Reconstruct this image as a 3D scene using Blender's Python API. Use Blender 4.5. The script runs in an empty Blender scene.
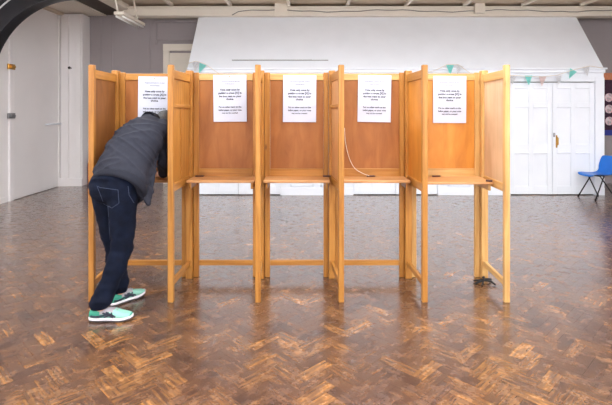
import bpy, bmesh, math, random
from mathutils import Vector, Matrix, noise
random.seed(7)
C = bpy.context.scene.collection
F = 467.0            # focal length in pixels of a 612 px wide frame
CAMZ = 1.49
R_ = math.radians

# ------------------------------------------------------------------ materials
def srgb(r, g, b):
    f = lambda c: c/12.92 if c <= 0.04045 else ((c+0.055)/1.055)**2.4
    return (f(r/255), f(g/255), f(b/255), 1.0)

def new_mat(name):
    m = bpy.data.materials.new(name); m.use_nodes = True
    nt = m.node_tree; b = nt.nodes['Principled BSDF']
    return m, nt, b

def paint(name, col, rough=0.5, var=0.06, scale=3.0, bump=0.0, bscale=60, spec=0.5, metal=0.0, detail=4):
    m, nt, b = new_mat(name)
    tc = nt.nodes.new('ShaderNodeTexCoord'); n = nt.nodes.new('ShaderNodeTexNoise')
    n.inputs['Scale'].default_value = scale; n.inputs['Detail'].default_value = detail
    nt.links.new(tc.outputs['Object'], n.inputs['Vector'])
    r = nt.nodes.new('ShaderNodeValToRGB')
    r.color_ramp.elements[0].position = .3; r.color_ramp.elements[1].position = .7
    c = col
    r.color_ramp.elements[0].color = tuple(max(0, x*(1-var)) for x in c[:3])+(1,)
    r.color_ramp.elements[1].color = tuple(min(1, x*(1+var)) for x in c[:3])+(1,)
    nt.links.new(n.outputs['Fac'], r.inputs['Fac']); nt.links.new(r.outputs['Color'], b.inputs['Base Color'])
    b.inputs['Roughness'].default_value = rough; b.inputs['Metallic'].default_value = metal
    b.inputs['Specular IOR Level'].default_value = spec
    if bump:
        n2 = nt.nodes.new('ShaderNodeTexNoise'); n2.inputs['Scale'].default_value = bscale; n2.inputs['Detail'].default_value = 3
        nt.links.new(tc.outputs['Object'], n2.inputs['Vector'])
        bp = nt.nodes.new('ShaderNodeBump'); bp.inputs['Strength'].default_value = bump; bp.inputs['Distance'].default_value = .01
        nt.links.new(n2.outputs['Fac'], bp.inputs['Height']); nt.links.new(bp.outputs['Normal'], b.inputs['Normal'])
    return m

def wood(name, c_dark, c_mid, c_light, su=1.6, sv=26, rough=0.42, knots=0.0, contrast=(.28, .52, .78)):
    m, nt, b = new_mat(name)
    uv = nt.nodes.new('ShaderNodeUVMap'); uv.uv_map = 'UVMap'
    mp = nt.nodes.new('ShaderNodeMapping'); mp.inputs['Scale'].default_value = (su, sv, 1)
    nt.links.new(uv.outputs['UV'], mp.inputs['Vector'])
    n = nt.nodes.new('ShaderNodeTexNoise'); n.inputs['Scale'].default_value = 1.0; n.inputs['Detail'].default_value = 6
    n.inputs['Roughness'].default_value = .6; n.inputs['Distortion'].default_value = .6
    nt.links.new(mp.outputs['Vector'], n.inputs['Vector'])
    r = nt.nodes.new('ShaderNodeValToRGB')
    e = r.color_ramp.elements
    e[0].position = contrast[0]; e[0].color = c_dark; e[1].position = contrast[2]; e[1].color = c_light
    x = e.new(contrast[1]); x.color = c_mid
    nt.links.new(n.outputs['Fac'], r.inputs['Fac'])
    # broad tone drift from board to board
    n2 = nt.nodes.new('ShaderNodeTexNoise'); n2.inputs['Scale'].default_value = 2.2; n2.inputs['Detail'].default_value = 3
    nt.links.new(uv.outputs['UV'], n2.inputs['Vector'])
    mr = nt.nodes.new('ShaderNodeMapRange'); mr.inputs['From Min'].default_value = .25; mr.inputs['From Max'].default_value = .75
    mr.inputs['To Min'].default_value = .80; mr.inputs['To Max'].default_value = 1.12
    nt.links.new(n2.outputs['Fac'], mr.inputs['Value'])
    mul = nt.nodes.new('ShaderNodeMixRGB'); mul.blend_type = 'MULTIPLY'; mul.inputs['Fac'].default_value = 1
    nt.links.new(r.outputs['Color'], mul.inputs['Color1']); nt.links.new(mr.outputs['Result'], mul.inputs['Color2'])
    last = mul.outputs['Color']
    if knots:
        v = nt.nodes.new('ShaderNodeTexVoronoi'); v.inputs['Scale'].default_value = 1.0
        mp2 = nt.nodes.new('ShaderNodeMapping'); mp2.inputs['Scale'].default_value = (2.4, 7, 1)
        nt.links.new(uv.outputs['UV'], mp2.inputs['Vector']); nt.links.new(mp2.outputs['Vector'], v.inputs['Vector'])
        mk = nt.nodes.new('ShaderNodeMapRange'); mk.inputs['From Min'].default_value = .03; mk.inputs['From Max'].default_value = .09
        mk.inputs['To Min'].default_value = knots; mk.inputs['To Max'].default_value = 0
        nt.links.new(v.outputs['Distance'], mk.inputs['Value'])
        mx = nt.nodes.new('ShaderNodeMixRGB'); mx.inputs['Color2'].default_value = srgb(96, 52, 22)
        nt.links.new(mk.outputs['Result'], mx.inputs['Fac']); nt.links.new(last, mx.inputs['Color1'])
        last = mx.outputs['Color']
    nt.links.new(last, b.inputs['Base Color'])
    b.inputs['Roughness'].default_value = rough; b.inputs['Specular IOR Level'].default_value = .35
    bp = nt.nodes.new('ShaderNodeBump'); bp.inputs['Strength'].default_value = .08; bp.inputs['Distance'].default_value = .004
    nt.links.new(n.outputs['Fac'], bp.inputs['Height']); nt.links.new(bp.outputs['Normal'], b.inputs['Normal'])
    return m

def plain(name, col, rough=.5, metal=0.0, spec=.5):
    m, nt, b = new_mat(name)
    b.inputs['Base Color'].default_value = col; b.inputs['Roughness'].default_value = rough
    b.inputs['Metallic'].default_value = metal; b.inputs['Specular IOR Level'].default_value = spec
    return m

M = {}
M['pine'] = wood('honey_pine', srgb(146, 90, 32), srgb(178, 121, 54), srgb(196, 143, 76), knots=.8)
M['pine_light'] = wood('pale_pine', srgb(184, 134, 74), srgb(208, 163, 100), srgb(222, 184, 126), knots=.7)
M['ply_brown'] = wood('brown_plywood', srgb(138, 80, 34), srgb(161, 100, 48), srgb(176, 116, 60), su=2.0, sv=9, rough=.5)
M['ply_left'] = wood('dark_plywood', srgb(118, 71, 31), srgb(140, 88, 42), srgb(154, 102, 54), su=2.0, sv=9, rough=.5)
M['ply_orange'] = wood('orange_plywood', srgb(188, 116, 40), srgb(207, 137, 54), srgb(218, 152, 68), su=1.6, sv=7, rough=.45)
M['ply_pale'] = wood('pale_plywood', srgb(196, 164, 126), srgb(212, 182, 146), srgb(222, 194, 160), su=1.2, sv=10, rough=.5)
M['shelf'] = wood('shelf_pine', srgb(180, 124, 70), srgb(204, 150, 98), srgb(216, 170, 122), rough=.4)
M['white'] = paint('white_paint', srgb(233, 237, 243), .45, .02)
M['white_wall'] = paint('white_wall_paint', srgb(232, 228, 227), .5, .03, 1.2, .05, 20)
M['grey_wall'] = paint('mauve_grey_paint', srgb(152, 144, 145), .7, .03, 1.5)
M['cream'] = paint('cream_paint', srgb(222, 214, 200), .5, .05, 2)
M['ceil'] = paint('beige_ceiling', srgb(200, 184, 164), .7, .07, 3)
M['dark_trough'] = paint('dark_trough', srgb(70, 60, 50), .7, .15, 4)
M['black_iron'] = paint('black_iron', srgb(24, 25, 32), .3, .2, 5)
M['white_line'] = plain('white_bead', srgb(225, 225, 225), .4)
M['steel'] = plain('dark_steel', srgb(38, 38, 42), .35, .6)
M['brass'] = plain('brass', srgb(190, 145, 75), .3, 1.0)
M['chrome'] = plain('grey_metal', srgb(150, 150, 152), .35, .9)
M['paper'] = paint('paper', srgb(199, 204, 219), .8, .01, 8)
M['ink'] = plain('ink', srgb(44, 46, 58), .8)
M['ink_light'] = plain('grey_ink', srgb(40, 42, 55), .8)
M['blue_plastic'] = paint('blue_plastic', srgb(0, 104, 196), .33, .05, 6, .05, 200)
M['rubber'] = plain('black_rubber', srgb(22, 22, 24), .7)
M['pencil'] = plain('dark_pencil', srgb(70, 30, 18), .4)
M['string'] = plain('white_string', srgb(225, 215, 200), .8)
M['teal_cloth'] = paint('teal_cloth', srgb(146, 222, 214), .85, .08, 30)
M['grey_cloth'] = paint('patterned_cloth', srgb(222, 222, 224), .85, .2, 60)
M['pink_cloth'] = paint('pink_cloth', srgb(226, 206, 202), .85, .12, 60)
M['jacket'] = paint('jacket_cloth', srgb(37, 38, 48), .8, .12, 25, .25, 240, .25)
M['jacket_band'] = paint('ribbed_cloth', srgb(31, 32, 41), .85, .12, 60, .3, 300, .2)
M['denim'] = paint('dark_denim', srgb(14, 20, 36), .9, .4, 14, .25, 400, .15)
M['denim_stitch'] = plain('denim_stitch', srgb(62, 72, 96), .8)
M['skin'] = paint('skin', srgb(214, 160, 130), .5, .05, 30)
M['hair'] = paint('hair', srgb(62, 60, 58), .6, .4, 80, .4, 200)
M['shoe_teal'] = paint('shoe_teal', srgb(52, 150, 124), .6, .06, 40)
M['shoe_mint'] = paint('shoe_mint', srgb(140, 200, 180), .6, .05, 40)
M['shoe_grey'] = paint('shoe_grey', srgb(160, 154, 160), .7, .06, 60)
M['shoe_navy'] = plain('shoe_navy', srgb(30, 38, 56), .5)
M['sole_white'] = plain('sole_white', srgb(232, 224, 230), .6)
M['sole_dark'] = plain('sole_dark', srgb(62, 60, 62), .7)
M['red'] = plain('red_paint', srgb(130, 30, 34), .4)
M['purple_board'] = paint('dark_purple_felt', srgb(66, 40, 58), .9, .2, 30)
M['orange_strip'] = paint('orange_border', srgb(206, 130, 92), .8, .1, 20)
M['blue_strip'] = paint('blue_border', srgb(52, 60, 150), .8, .1, 20)
M['tube'] = plain('fluorescent_tube', srgb(240, 240, 236), .3)
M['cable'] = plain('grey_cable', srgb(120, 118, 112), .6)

def plate_mat():
    m, nt, b = new_mat('painted_plate')
    tc = nt.nodes.new('ShaderNodeTexCoord'); v = nt.nodes.new('ShaderNodeTexVoronoi'); v.inputs['Scale'].default_value = 18
    nt.links.new(tc.outputs['Object'], v.inputs['Vector'])
    r = nt.nodes.new('ShaderNodeValToRGB'); e = r.color_ramp.elements
    e[0].color = srgb(120, 190, 186); e[1].color = srgb(232, 222, 224)
    x = e.new(.35); x.color = srgb(226, 170, 178); e[0].position = .1; e[-1].position = .6
    nt.links.new(v.outputs['Distance'], r.inputs['Fac']); nt.links.new(r.outputs['Color'], b.inputs['Base Color'])
    b.inputs['Roughness'].default_value = .8
    return m
M['plate'] = plate_mat()

def floor_mat():
    m, nt, b = new_mat('herringbone_parquet')
    N = nt.nodes; L = nt.links
    at = N.new('ShaderNodeAttribute'); at.attribute_name = 'tint'
    r = N.new('ShaderNodeValToRGB'); e = r.color_ramp.elements
    e[0].position = 0; e[0].color = srgb(52, 36, 30)
    e[1].position = 1; e[1].color = srgb(168, 116, 64)
    for p, c in ((.25, srgb(76, 52, 41)), (.5, srgb(97, 66, 46)), (.78, srgb(124, 85, 52))):
        x = e.new(p); x.color = c
    uv = N.new('ShaderNodeUVMap'); uv.uv_map = 'UVMap'
    mp = N.new('ShaderNodeMapping'); mp.inputs['Scale'].default_value = (7, 55, 1)
    L.new(uv.outputs['UV'], mp.inputs['Vector'])
    g = N.new('ShaderNodeTexNoise'); g.inputs['Scale'].default_value = 1; g.inputs['Detail'].default_value = 5
    L.new(mp.outputs['Vector'], g.inputs['Vector'])
    tc = N.new('ShaderNodeTexCoord')
    n1 = N.new('ShaderNodeTexNoise'); n1.inputs['Scale'].default_value = 1.3; n1.inputs['Detail'].default_value = 5; n1.inputs['Roughness'].default_value = .65
    L.new(tc.outputs['Object'], n1.inputs['Vector'])
    n2 = N.new('ShaderNodeTexNoise'); n2.inputs['Scale'].default_value = 11; n2.inputs['Detail'].default_value = 6; n2.inputs['Roughness'].default_value = .7
    L.new(tc.outputs['Object'], n2.inputs['Vector'])
    # tint + grain + wear -> ramp factor
    def math_(op, a, b_):
        k = N.new('ShaderNodeMath'); k.operation = op
        for i, v in enumerate((a, b_)):
            if isinstance(v, (int, float)): k.inputs[i].default_value = v
            else: L.new(v, k.inputs[i])
        return k.outputs[0]
    f = math_('MULTIPLY', at.outputs['Fac'], .56)
    f = math_('ADD', f, math_('MULTIPLY', math_('SUBTRACT', g.outputs['Fac'], .5), 1.5))
    f = math_('ADD', f, math_('MULTIPLY', math_('SUBTRACT', n1.outputs['Fac'], .5), 1.0))
    f = math_('ADD', f, math_('MULTIPLY', math_('SUBTRACT', n2.outputs['Fac'], .5), .8))
    f = math_('ADD', f, .19)
    L.new(f, r.inputs['Fac'])
    # worn greyish varnish blotches
    wr = N.new('ShaderNodeMapRange'); wr.inputs['From Min'].default_value = .52; wr.inputs['From Max'].default_value = .72
    wr.inputs['To Min'].default_value = 0; wr.inputs['To Max'].default_value = .2
    n3 = N.new('ShaderNodeTexNoise'); n3.inputs['Scale'].default_value = 3.7; n3.inputs['Detail'].default_value = 7; n3.inputs['Roughness'].default_value = .72
    L.new(tc.outputs['Object'], n3.inputs['Vector']); L.new(n3.outputs['Fac'], wr.inputs['Value'])
    mx = N.new('ShaderNodeMixRGB'); mx.inputs['Color2'].default_value = srgb(124, 108, 102)
    L.new(wr.outputs['Result'], mx.inputs['Fac']); L.new(r.outputs['Color'], mx.inputs['Color1'])
    L.new(mx.outputs['Color'], b.inputs['Base Color'])
    rr = N.new('ShaderNodeMapRange'); rr.inputs['To Min'].default_value = .17; rr.inputs['To Max'].default_value = .34; b.inputs['Specular IOR Level'].default_value = .9; b.inputs['Coat Weight'].default_value = .7; b.inputs['Coat Roughness'].default_value = .2
    rr.inputs['From Min'].default_value = .3; rr.inputs['From Max'].default_value = .7
    L.new(n2.outputs['Fac'], rr.inputs['Value']); L.new(rr.outputs['Result'], b.inputs['Roughness'])
    bp = N.new('ShaderNodeBump'); bp.inputs['Strength'].default_value = .12; bp.inputs['Distance'].default_value = .004
    L.new(n2.outputs['Fac'], bp.inputs['Height']); L.new(bp.outputs['Normal'], b.inputs['Normal'])
    return m
M['floor'] = floor_mat()

# ------------------------------------------------------------------ mesh helpers
def link(name, me, m, parent=None, smooth=False):
    mats = m if isinstance(m, (list, tuple)) else [m]
    for x in mats: me.materials.append(M[x] if isinstance(x, str) else x)
    if smooth:
        for p in me.polygons: p.use_smooth = True
    o = bpy.data.objects.new(name, me); C.objects.link(o)
    if parent is not None:
        o.parent = parent
    return o

class MB:
    """collects shapes; build() links them as one mesh object"""
    def __init__(self, origin=(0, 0, 0)):
        self.bm = bmesh.new(); self.uv = self.bm.loops.layers.uv.new('UVMap'); self.o = Vector(origin)
    def box(self, lo, hi, mat=None, bevel=.003, long=None):
        lo, hi = Vector(lo), Vector(hi)
        size = hi-lo
        ax = long if long is not None else max(range(3), key=lambda i: size[i])
        t = bmesh.new(); bmesh.ops.create_cube(t, size=1)
        for v in t.verts: v.co = Vector((v.co.x*size.x, v.co.y*size.y, v.co.z*size.z))+(lo+hi)/2
        bv = min(bevel, min(size)*.3)
        if bv > 0.0004: bmesh.ops.bevel(t, geom=t.edges[:]+t.verts[:], offset=bv, segments=1, profile=.5, affect='EDGES')
        self._merge(t, ax, mat)
        return self
    def prism(self, pts, axis, a, b, mat=None, ax_uv=0):
        """polygon pts (2D in the two other axes, in order) extruded along axis from a to b"""
        t = bmesh.new(); oth = [i for i in range(3) if i != axis]
        def mk(p, d):
            c = [0, 0, 0]; c[axis] = d; c[oth[0]] = p[0]; c[oth[1]] = p[1]; return t.verts.new(c)
        A = [mk(p, a) for p in pts]; B = [mk(p, b) for p in pts]; n = len(pts)
        t.faces.new(A); t.faces.new(B[::-1])
        for i in range(n): t.faces.new((A[i], B[i], B[(i+1) % n], A[(i+1) % n]))
        bmesh.ops.recalc_face_normals(t, faces=t.faces[:])
        self._merge(t, ax_uv, mat); return self
    def tube(self, pts, rad, seg=8, mat=None):
        pts = [Vector(p) for p in pts]; n = len(pts)
        rads = rad if isinstance(rad, (list, tuple)) else [rad]*n
        t = bmesh.new(); rings = []; up = None
        for i, p in enumerate(pts):
            d = (pts[min(i+1, n-1)]-pts[max(i-1, 0)]).normalized()
            if up is None: up = Vector((0, 0, 1)) if abs(d.z) < .9 else Vector((1, 0, 0))
            x = up.cross(d).normalized(); up = d.cross(x).normalized()
            rings.append([t.verts.new(p+(x*math.cos(2*math.pi*k/seg)+up*math.sin(2*math.pi*k/seg))*rads[i]) for k in range(seg)])
        for a, b in zip(rings, rings[1:]):
            for k in range(seg): t.faces.new((a[k], a[(k+1) % seg], b[(k+1) % seg], b[k]))
        t.faces.new(rings[0][::-1]); t.faces.new(rings[-1])
        bmesh.ops.recalc_face_normals(t, faces=t.faces[:])
        self._merge(t, 2, mat); return self
    def loft(self, rings, closed_ends=True, mat=None):
        t = bmesh.new(); R = [[t.verts.new(p) for p in r] for r in rings]; s = len(R[0])
        for a, b in zip(R, R[1:]):
            for k in range(s): t.faces.new((a[k], a[(k+1) % s], b[(k+1) % s], b[k]))
        if closed_ends: t.faces.new(R[0][::-1]); t.faces.new(R[-1])
        bmesh.ops.recalc_face_normals(t, faces=t.faces[:])
        self._merge(t, 0, mat); return self
    def ball(self, c, r, mat=None, seg=12, sc=(1, 1, 1)):
        t = bmesh.new(); bmesh.ops.create_uvsphere(t, u_segments=seg, v_segments=max(6, seg//2+2), radius=1)
        for v in t.verts: v.co = Vector((v.co.x*r*sc[0], v.co.y*r*sc[1], v.co.z*r*sc[2]))+Vector(c)
        self._merge(t, 0, mat); return self
    def cone(self, p0, p1, r0, r1, seg=12, mat=None):
        return self.tube([p0, p1], [r0, r1], seg, mat)
    def _merge(self, t, ax, mat):
        ou, ov = random.uniform(0, 40), random.uniform(0, 40)
        oth = [i for i in range(3) if i != ax]
        vm = {v: self.bm.verts.new(v.co-self.o) for v in t.verts}
        for f in t.faces:
            try: nf = self.bm.faces.new([vm[v] for v in f.verts])
            except ValueError: continue
            nf.material_index = mat or 0
            n = f.normal
            k = oth[0] if abs(n[oth[0]]) < abs(n[oth[1]]) else oth[1]
            for l in nf.loops:
                co = l.vert.co+self.o
                if abs(n[ax]) > .8: l[self.uv].uv = (co[oth[0]]*.2+ou, co[oth[1]]+ov)
                else: l[self.uv].uv = (co[ax]+ou, co[k]+ov)
        t.free()
    def xform(self, mtx):
        for v in self.bm.verts: v.co = mtx @ v.co
        return self
    def build(self, name, mat, parent=None, smooth=False):
        me = bpy.data.meshes.new(name); self.bm.normal_update(); self.bm.to_mesh(me); self.bm.free()
        return link(name, me, mat, parent, smooth)

def tag(o, label=None, cat=None, group=None, kind=None):
    if label: o['label'] = label
    if cat: o['category'] = cat
    if group: o['group'] = group
    if kind: o['kind'] = kind
    return o
def thing(name, label, cat, loc=(0, 0, 0), rotz=0, group=None):
    o = bpy.data.objects.new(name, None); C.objects.link(o); o.empty_display_size = .1
    o.location = loc; o.rotation_euler = (0, 0, rotz)
    return tag(o, label, cat, group)
def struct(o): o['kind'] = 'structure'; return o
def px(x, y, Y): return Vector(((x-306)/F*Y, Y, CAMZ+(111-y)/F*Y))

# ------------------------------------------------------------------ room shell
XL, XR, YN, YB, ZC = -4.9, 6.7, -3.6, 9.6, 3.55
def make_floor():
    w, n = .076, 3; L = w*n
    bm = bmesh.new(); uv = bm.loops.layers.uv.new('UVMap')
    tl = bm.faces.layers.float.new('tint')
    ca = math.cos(math.pi/4); g = .0006
    def add(x0, y0, x1, y1, vert):
        cx, cy = (x0+x1)/2, (y0+y1)/2
        X, Y = cx*ca-cy*ca, cx*ca+cy*ca
        if not (XL-.2 < X < XR+.2 and -.4 < Y+3 < YB+3.3): return
        vs = [bm.verts.new((a*ca-b*ca, a*ca+b*ca, 0)) for a, b in ((x0+g, y0+g), (x1-g, y0+g), (x1-g, y1-g), (x0+g, y1-g))]
        f = bm.faces.new(vs)
        ou, ov = random.uniform(0, 50), random.uniform(0, 50)
        for l, (a, b) in zip(f.loops, ((0, 0), (1, 0), (1, 1), (0, 1))):
            u, v = a*(x1-x0), b*(y1-y0)
            l[uv].uv = (v+ou, u+ov) if vert else (u+ou, v+ov)
        t = random.gauss(.5, .2)
        if random.random() < .07: t = random.uniform(.85, 1.15)
        f[tl] = min(1.2, max(0, t))
    N = 150
    for r in range(-N, N):
        for k in range(-40, 40):
            x = r*w+k*2*L
            add(x, r*w, x+L, (r+1)*w, False)
    for c in range(-N, N):
        for k in range(-40, 40):
            r0 = c-2*n+1+2*n*k
            add(c*w, r0*w, (c+1)*w, (r0+n)*w, True)
    # solid screed just below the blocks, and the part of the hall behind the viewer
    vs = [bm.verts.new(p) for p in ((XL-.2, YN-.2, -.003), (XR+.2, YN-.2, -.003), (XR+.2, YB+.3, -.003), (XL-.2, YB+.3, -.003))]
    f = bm.faces.new(vs); f[tl] = 0.0
    vs2 = [bm.verts.new(v.co+Vector((0, 0, -.1))) for v in vs]
    f2 = bm.faces.new(vs2[::-1])
    me = bpy.data.meshes.new('floor'); bm.to_mesh(me); bm.free()
    return struct(link('floor', me, 'floor'))
make_floor()

struct(MB().box((XL-.15, YN, 0), (XL, YB, ZC), bevel=0).build('wall_left', 'white_wall'))
struct(MB().box((XR, YN, 0), (XR+.15, YB, ZC), bevel=0).build('wall_right', 'white_wall'))
struct(MB().box((XL-.15, YN-.15, 0), (XR+.15, YN, ZC), bevel=0).build('wall_front', 'white_wall'))
struct(MB().box((XL-.15, YB, 0), (XR+.15, YB+.15, ZC), bevel=0).build('wall_back', 'grey_wall'))
struct(MB().box((XL-.15, YN-.15, ZC), (XR+.15, YB+.15, ZC+.12), bevel=0).build('ceiling', 'ceil'))
# skirting
struct(MB().box((XL, YN, 0), (XL+.012, 7.66, .09)).build('baseboard_left', 'white_wall'))
bb = MB(); bb.box((-4.4, YB-.02, 0), (-2.2, YB, .1)); bb.box((5.35, YB-.02, 0), (XR, YB, .1)); struct(bb.build('baseboard_back', 'grey_wall'))

# cream beam over the partition, its cables, the joists running over the hall
tn = 0
def trim(mb, mat):
    global tn; tn += 1
    return struct(mb.build('trim_%d' % tn, mat))
trim(MB().box((-3.52, 8.98, 3.32), (XR, 9.24, 3.50), bevel=.01), 'cream')
trim(MB().box((-3.52, 8.94, 3.465), (XR, 8.98, 3.50), bevel=.006), 'cream')
trim(MB().box((-.60, 8.90, 3.30), (-.36, 9.0, 3.55), bevel=.006), 'cream')
trim(MB().box((3.22, 8.90, 3.36), (3.42, 9.0, 3.55), bevel=.006), 'cream')
for j in range(-3, 6):
    x = .79+j*1.12
    trim(MB().box((x-.03, 6.6, 3.49), (x+.03, 8.95, ZC), bevel=.004), 'cream')
trim(MB().box((-3.66, 7.2, 3.44), (-3.42, YB, ZC), bevel=.01), 'cream')
trim(MB().box((-4.10, 7.2, 3.46), (-3.66, YB, ZC), bevel=.004), 'dark_trough')
tb = MB()
for k in range(9):
    tb.box((XL+k*.089, 7.2, 3.44), (XL+k*.089+.084, YB, 3.47), bevel=.004)
tb.box((XL, 7.2, 3.47), (-4.1, YB, ZC), bevel=0)
trim(tb, 'cream')
trim(MB().box((XL, 7.2, 3.39), (XL+.10, 9.26, 3.44), bevel=.004), 'ceil')
# cables along the beam
cp = [Vector((-1.2+i*.16, 8.93, 3.405+.018*math.sin(i*.45)+.008*math.sin(i*1.7))) for i in range(50)]
tag(MB().tube([Vector((-1.42, 8.96, 3.33)), Vector((-1.3, 8.94, 3.39))]+cp, .008, 6).build('cable', 'cable', None, True),
    'slack grey cable strung along the cream ceiling beam', 'cable')
# white pilaster where the left wall ends
pl = MB(); pl.box((XL, 9.27, 0), (-4.44, YB, 3.42), bevel=.006)
pl.box((-4.84, 9.24, 0), (-4.70, 9.27, 3.40)); pl.box((-4.56, 9.24, 0), (-4.46, 9.27, 3.40)); pl.box((XL+.01, 9.22, 0), (-4.43, 9.28, .16))
trim(pl, 'white_wall')
tag(MB().tube([(-4.66, 9.27, 2.34), (-4.66, 9.2, 2.34)], [.014, .02]).ball((-4.66, 9.19, 2.34), .028).build('coat_hook', 'steel', None, True),
    'small dark hook high on the white pilaster', 'hook')
# battens and tall door on the dim back wall
bt = MB()
for x in (-4.22, -3.98, -3.2): bt.box((x-.012, YB-.014, 0), (x+.012, YB, 3.4))
bt.box((-3.12, YB-.05, 3.30), (-2.0, YB, 3.36)); bt.box((-3.12, YB-.03, 2.86), (-3.06, YB, 3.30)); bt.box((-3.06, YB-.02, 2.94), (-2.0, YB, 2.97))
trim(bt, 'grey_wall')
d = MB(); d.box((-2.86, YB-.03, 0), (-2.05, YB, 2.68))
d.box((-2.92, YB-.06, 0), (-2.80, YB, 2.82)); d.box((-2.92, YB-.07, 2.72), (-2.02, YB, 2.86)); d.box((-2.70, YB-.045, .1), (-2.16, YB-.02, 2.6))
struct(d.build('door_1', 'cream'))
# double door in the left wall
d = MB(); d.box((XL, 7.80, .01), (XL+.022, 9.22, 3.30)); d.box((XL, 7.68, 0), (XL+.035, 7.78, 3.38)); d.box((XL, 9.20, 0), (XL+.035, 9.27, 3.38))
d2 = struct(d.build('door_2', 'white_wall'))
hb = MB()
hb.tube([(XL+.08, 8.70, 1.24), (XL+.08, 9.18, 1.24)], .018); hb.tube([(XL, 8.75, 1.24), (XL+.08, 8.75, 1.24)], .012); hb.tube([(XL, 9.12, 1.24), (XL+.08, 9.12, 1.24)], .012)
tag(hb.build('push_bar', 'white', d2, True))
for z, mt in ((2.22, 'brass'), (1.41, 'chrome')):
    k = MB(); k.box((XL+.02, 7.62, z-.045), (XL+.05, 7.80, z+.045), bevel=.006); k.tube([(XL+.06, 7.66, z), (XL+.06, 7.76, z)], .022); k.build('bolt', mt, d2)

# curved black iron brace springing off the left wall
def brace():
    Y0, Y1 = 6.92, 7.06; ci = (-3.45, 1.88); ri, ro = 1.30, 1.75
    mb = MB(); n = 28
    inner = [(ci[0]-ri*math.cos(a), ci[1]+ri*math.sin(a)) for a in [math.pi/2*k/n for k in range(n+1)]]
    outer = [(ci[0]-ro*math.cos(a), ci[1]+ro*math.sin(a)) for a in [math.pi/2*k/n for k in range(n+1)]]
    clip = lambda p: (max(p[0], XL+.002), min(p[1], ZC-.002))
    for k in range(n):
        a0, a1, b0, b1 = inner[k], inner[k+1], clip(outer[k]), clip(outer[k+1])
        mb.prism([a0, a1, b1, b0], 1, Y0, Y1)
    # flange along the inner edge
    fl = [(ci[0]-(ri+.05)*math.cos(a), ci[1]+(ri+.05)*math.sin(a)) for a in [math.pi/2*k/n for k in range(n+1)]]
    for k in range(n): mb.prism([inner[k], inner[k+1], fl[k+1], fl[k]], 1, Y0-.05, Y1+.05)
    mb.box((XL+.002, Y0, 1.2), (inner[0][0], Y1, 1.83)); mb.box((ci[0], Y0, ci[1]+ri), (-3.3, Y1, ZC-.002))
    # spandrel web in the corner
    rs = 1.62
    web = [(ci[0]-rs*math.cos(a), ci[1]+rs*math.sin(a)) for a in [math.pi/2*k/n for k in range(n+1)]]
    for k in range(n): mb.prism([clip(web[k]), clip(web[k+1]), (max(XL+.002, web[k+1][0]), ZC-.002), (max(XL+.002, web[k][0]), ZC-.002)], 1, Y0+.04, Y1-.04)
    o = trim(mb, 'black_iron')
    wb = MB(); pts = [(ci[0]-(ri+.27)*math.cos(a), Y0-.004, ci[1]+(ri+.27)*math.sin(a)) for a in [R_(28)+R_(50)*k/n for k in range(n+1)]]
    wb.tube([p for p in pts if p[0] > XL+.02 and p[2] < ZC-.02], .012, 6); wb.build('white_bead', 'white_line', o, True)
brace()

# ------------------------------------------------------------------ white partition with lean-to top and panelled doors
YP, ZP = 8.28, 2.25; PX0, PX1 = -2.10, 5.28
pairs = [(-1.95, -.455), (.84, 2.33), (3.62, 5.12)]
def partition():
    mb = MB()
    mb.prism([(YP, ZP), (YP+.86, 3.34), (YP+.94, 3.34), (YP+.94, ZP-.1), (YP+.05, ZP-.1)], 0, PX0, PX1)
    mb.box((PX0, YP-.06, 2.225), (PX1+.03, YP+.03, 2.255)); mb.box((PX0, YP-.035, 2.16), (PX1+.015, YP+.03, 2.225), bevel=.012)
    mb.box((PX0, YP, 2.01), (PX1, YP+.06, 2.16)); mb.box((PX0, YP-.012, 2.075), (PX1, YP, 2.088))
    xs = [PX0]+[v for p in pairs for v in p]+[PX1]
    for k in range(0, len(xs), 2):
        a, b = xs[k], xs[k+1]
        mb.box((a, YP, 0), (b, YP+.06, 2.01))
        for e0, e1 in (((a, a+.12), (b-.12, b)) if b-a > .3 else ((a, b),)): mb.box((e0, YP-.022, 0), (e1, YP, 2.08))
        if b-a > .6:
            m_ = (a+b)/2
            for q0, q1 in ((a+.18, m_-.06), (m_+.06, b-.18)):
                for z0, z1 in ((.15, .75), (.87, 1.95)):
                    for (u0, v0, u1, v1) in ((q0, z0, q1, z0+.03), (q0, z1-.03, q1, z1), (q0, z0, q0+.03, z1), (q1-.03, z0, q1, z1)):
                        mb.box((u0, YP-.012, v0), (u1, YP, v1))
        mb.box((a, YP-.03, 0), (b, YP-.022, .13))
    mb.box((PX0, YP+.06, 0), (PX0+.06, YB, 2.2)); mb.box((PX1-.06, YP+.06, 0), (PX1, YB, 2.2))
    o = struct(mb.build('wall_partition', 'white'))
    s = MB(); t = .14  # slim dark grey strip stands in for the shadow gap on the slope
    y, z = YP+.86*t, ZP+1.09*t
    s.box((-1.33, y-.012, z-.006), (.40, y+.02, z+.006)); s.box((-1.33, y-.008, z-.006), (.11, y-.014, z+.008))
    tag(s.build('shadow_gap_strip', 'cable', o), 'thin grey strip drawn in place of a shadow gap')
    return o
partition()
dn = 2
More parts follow.
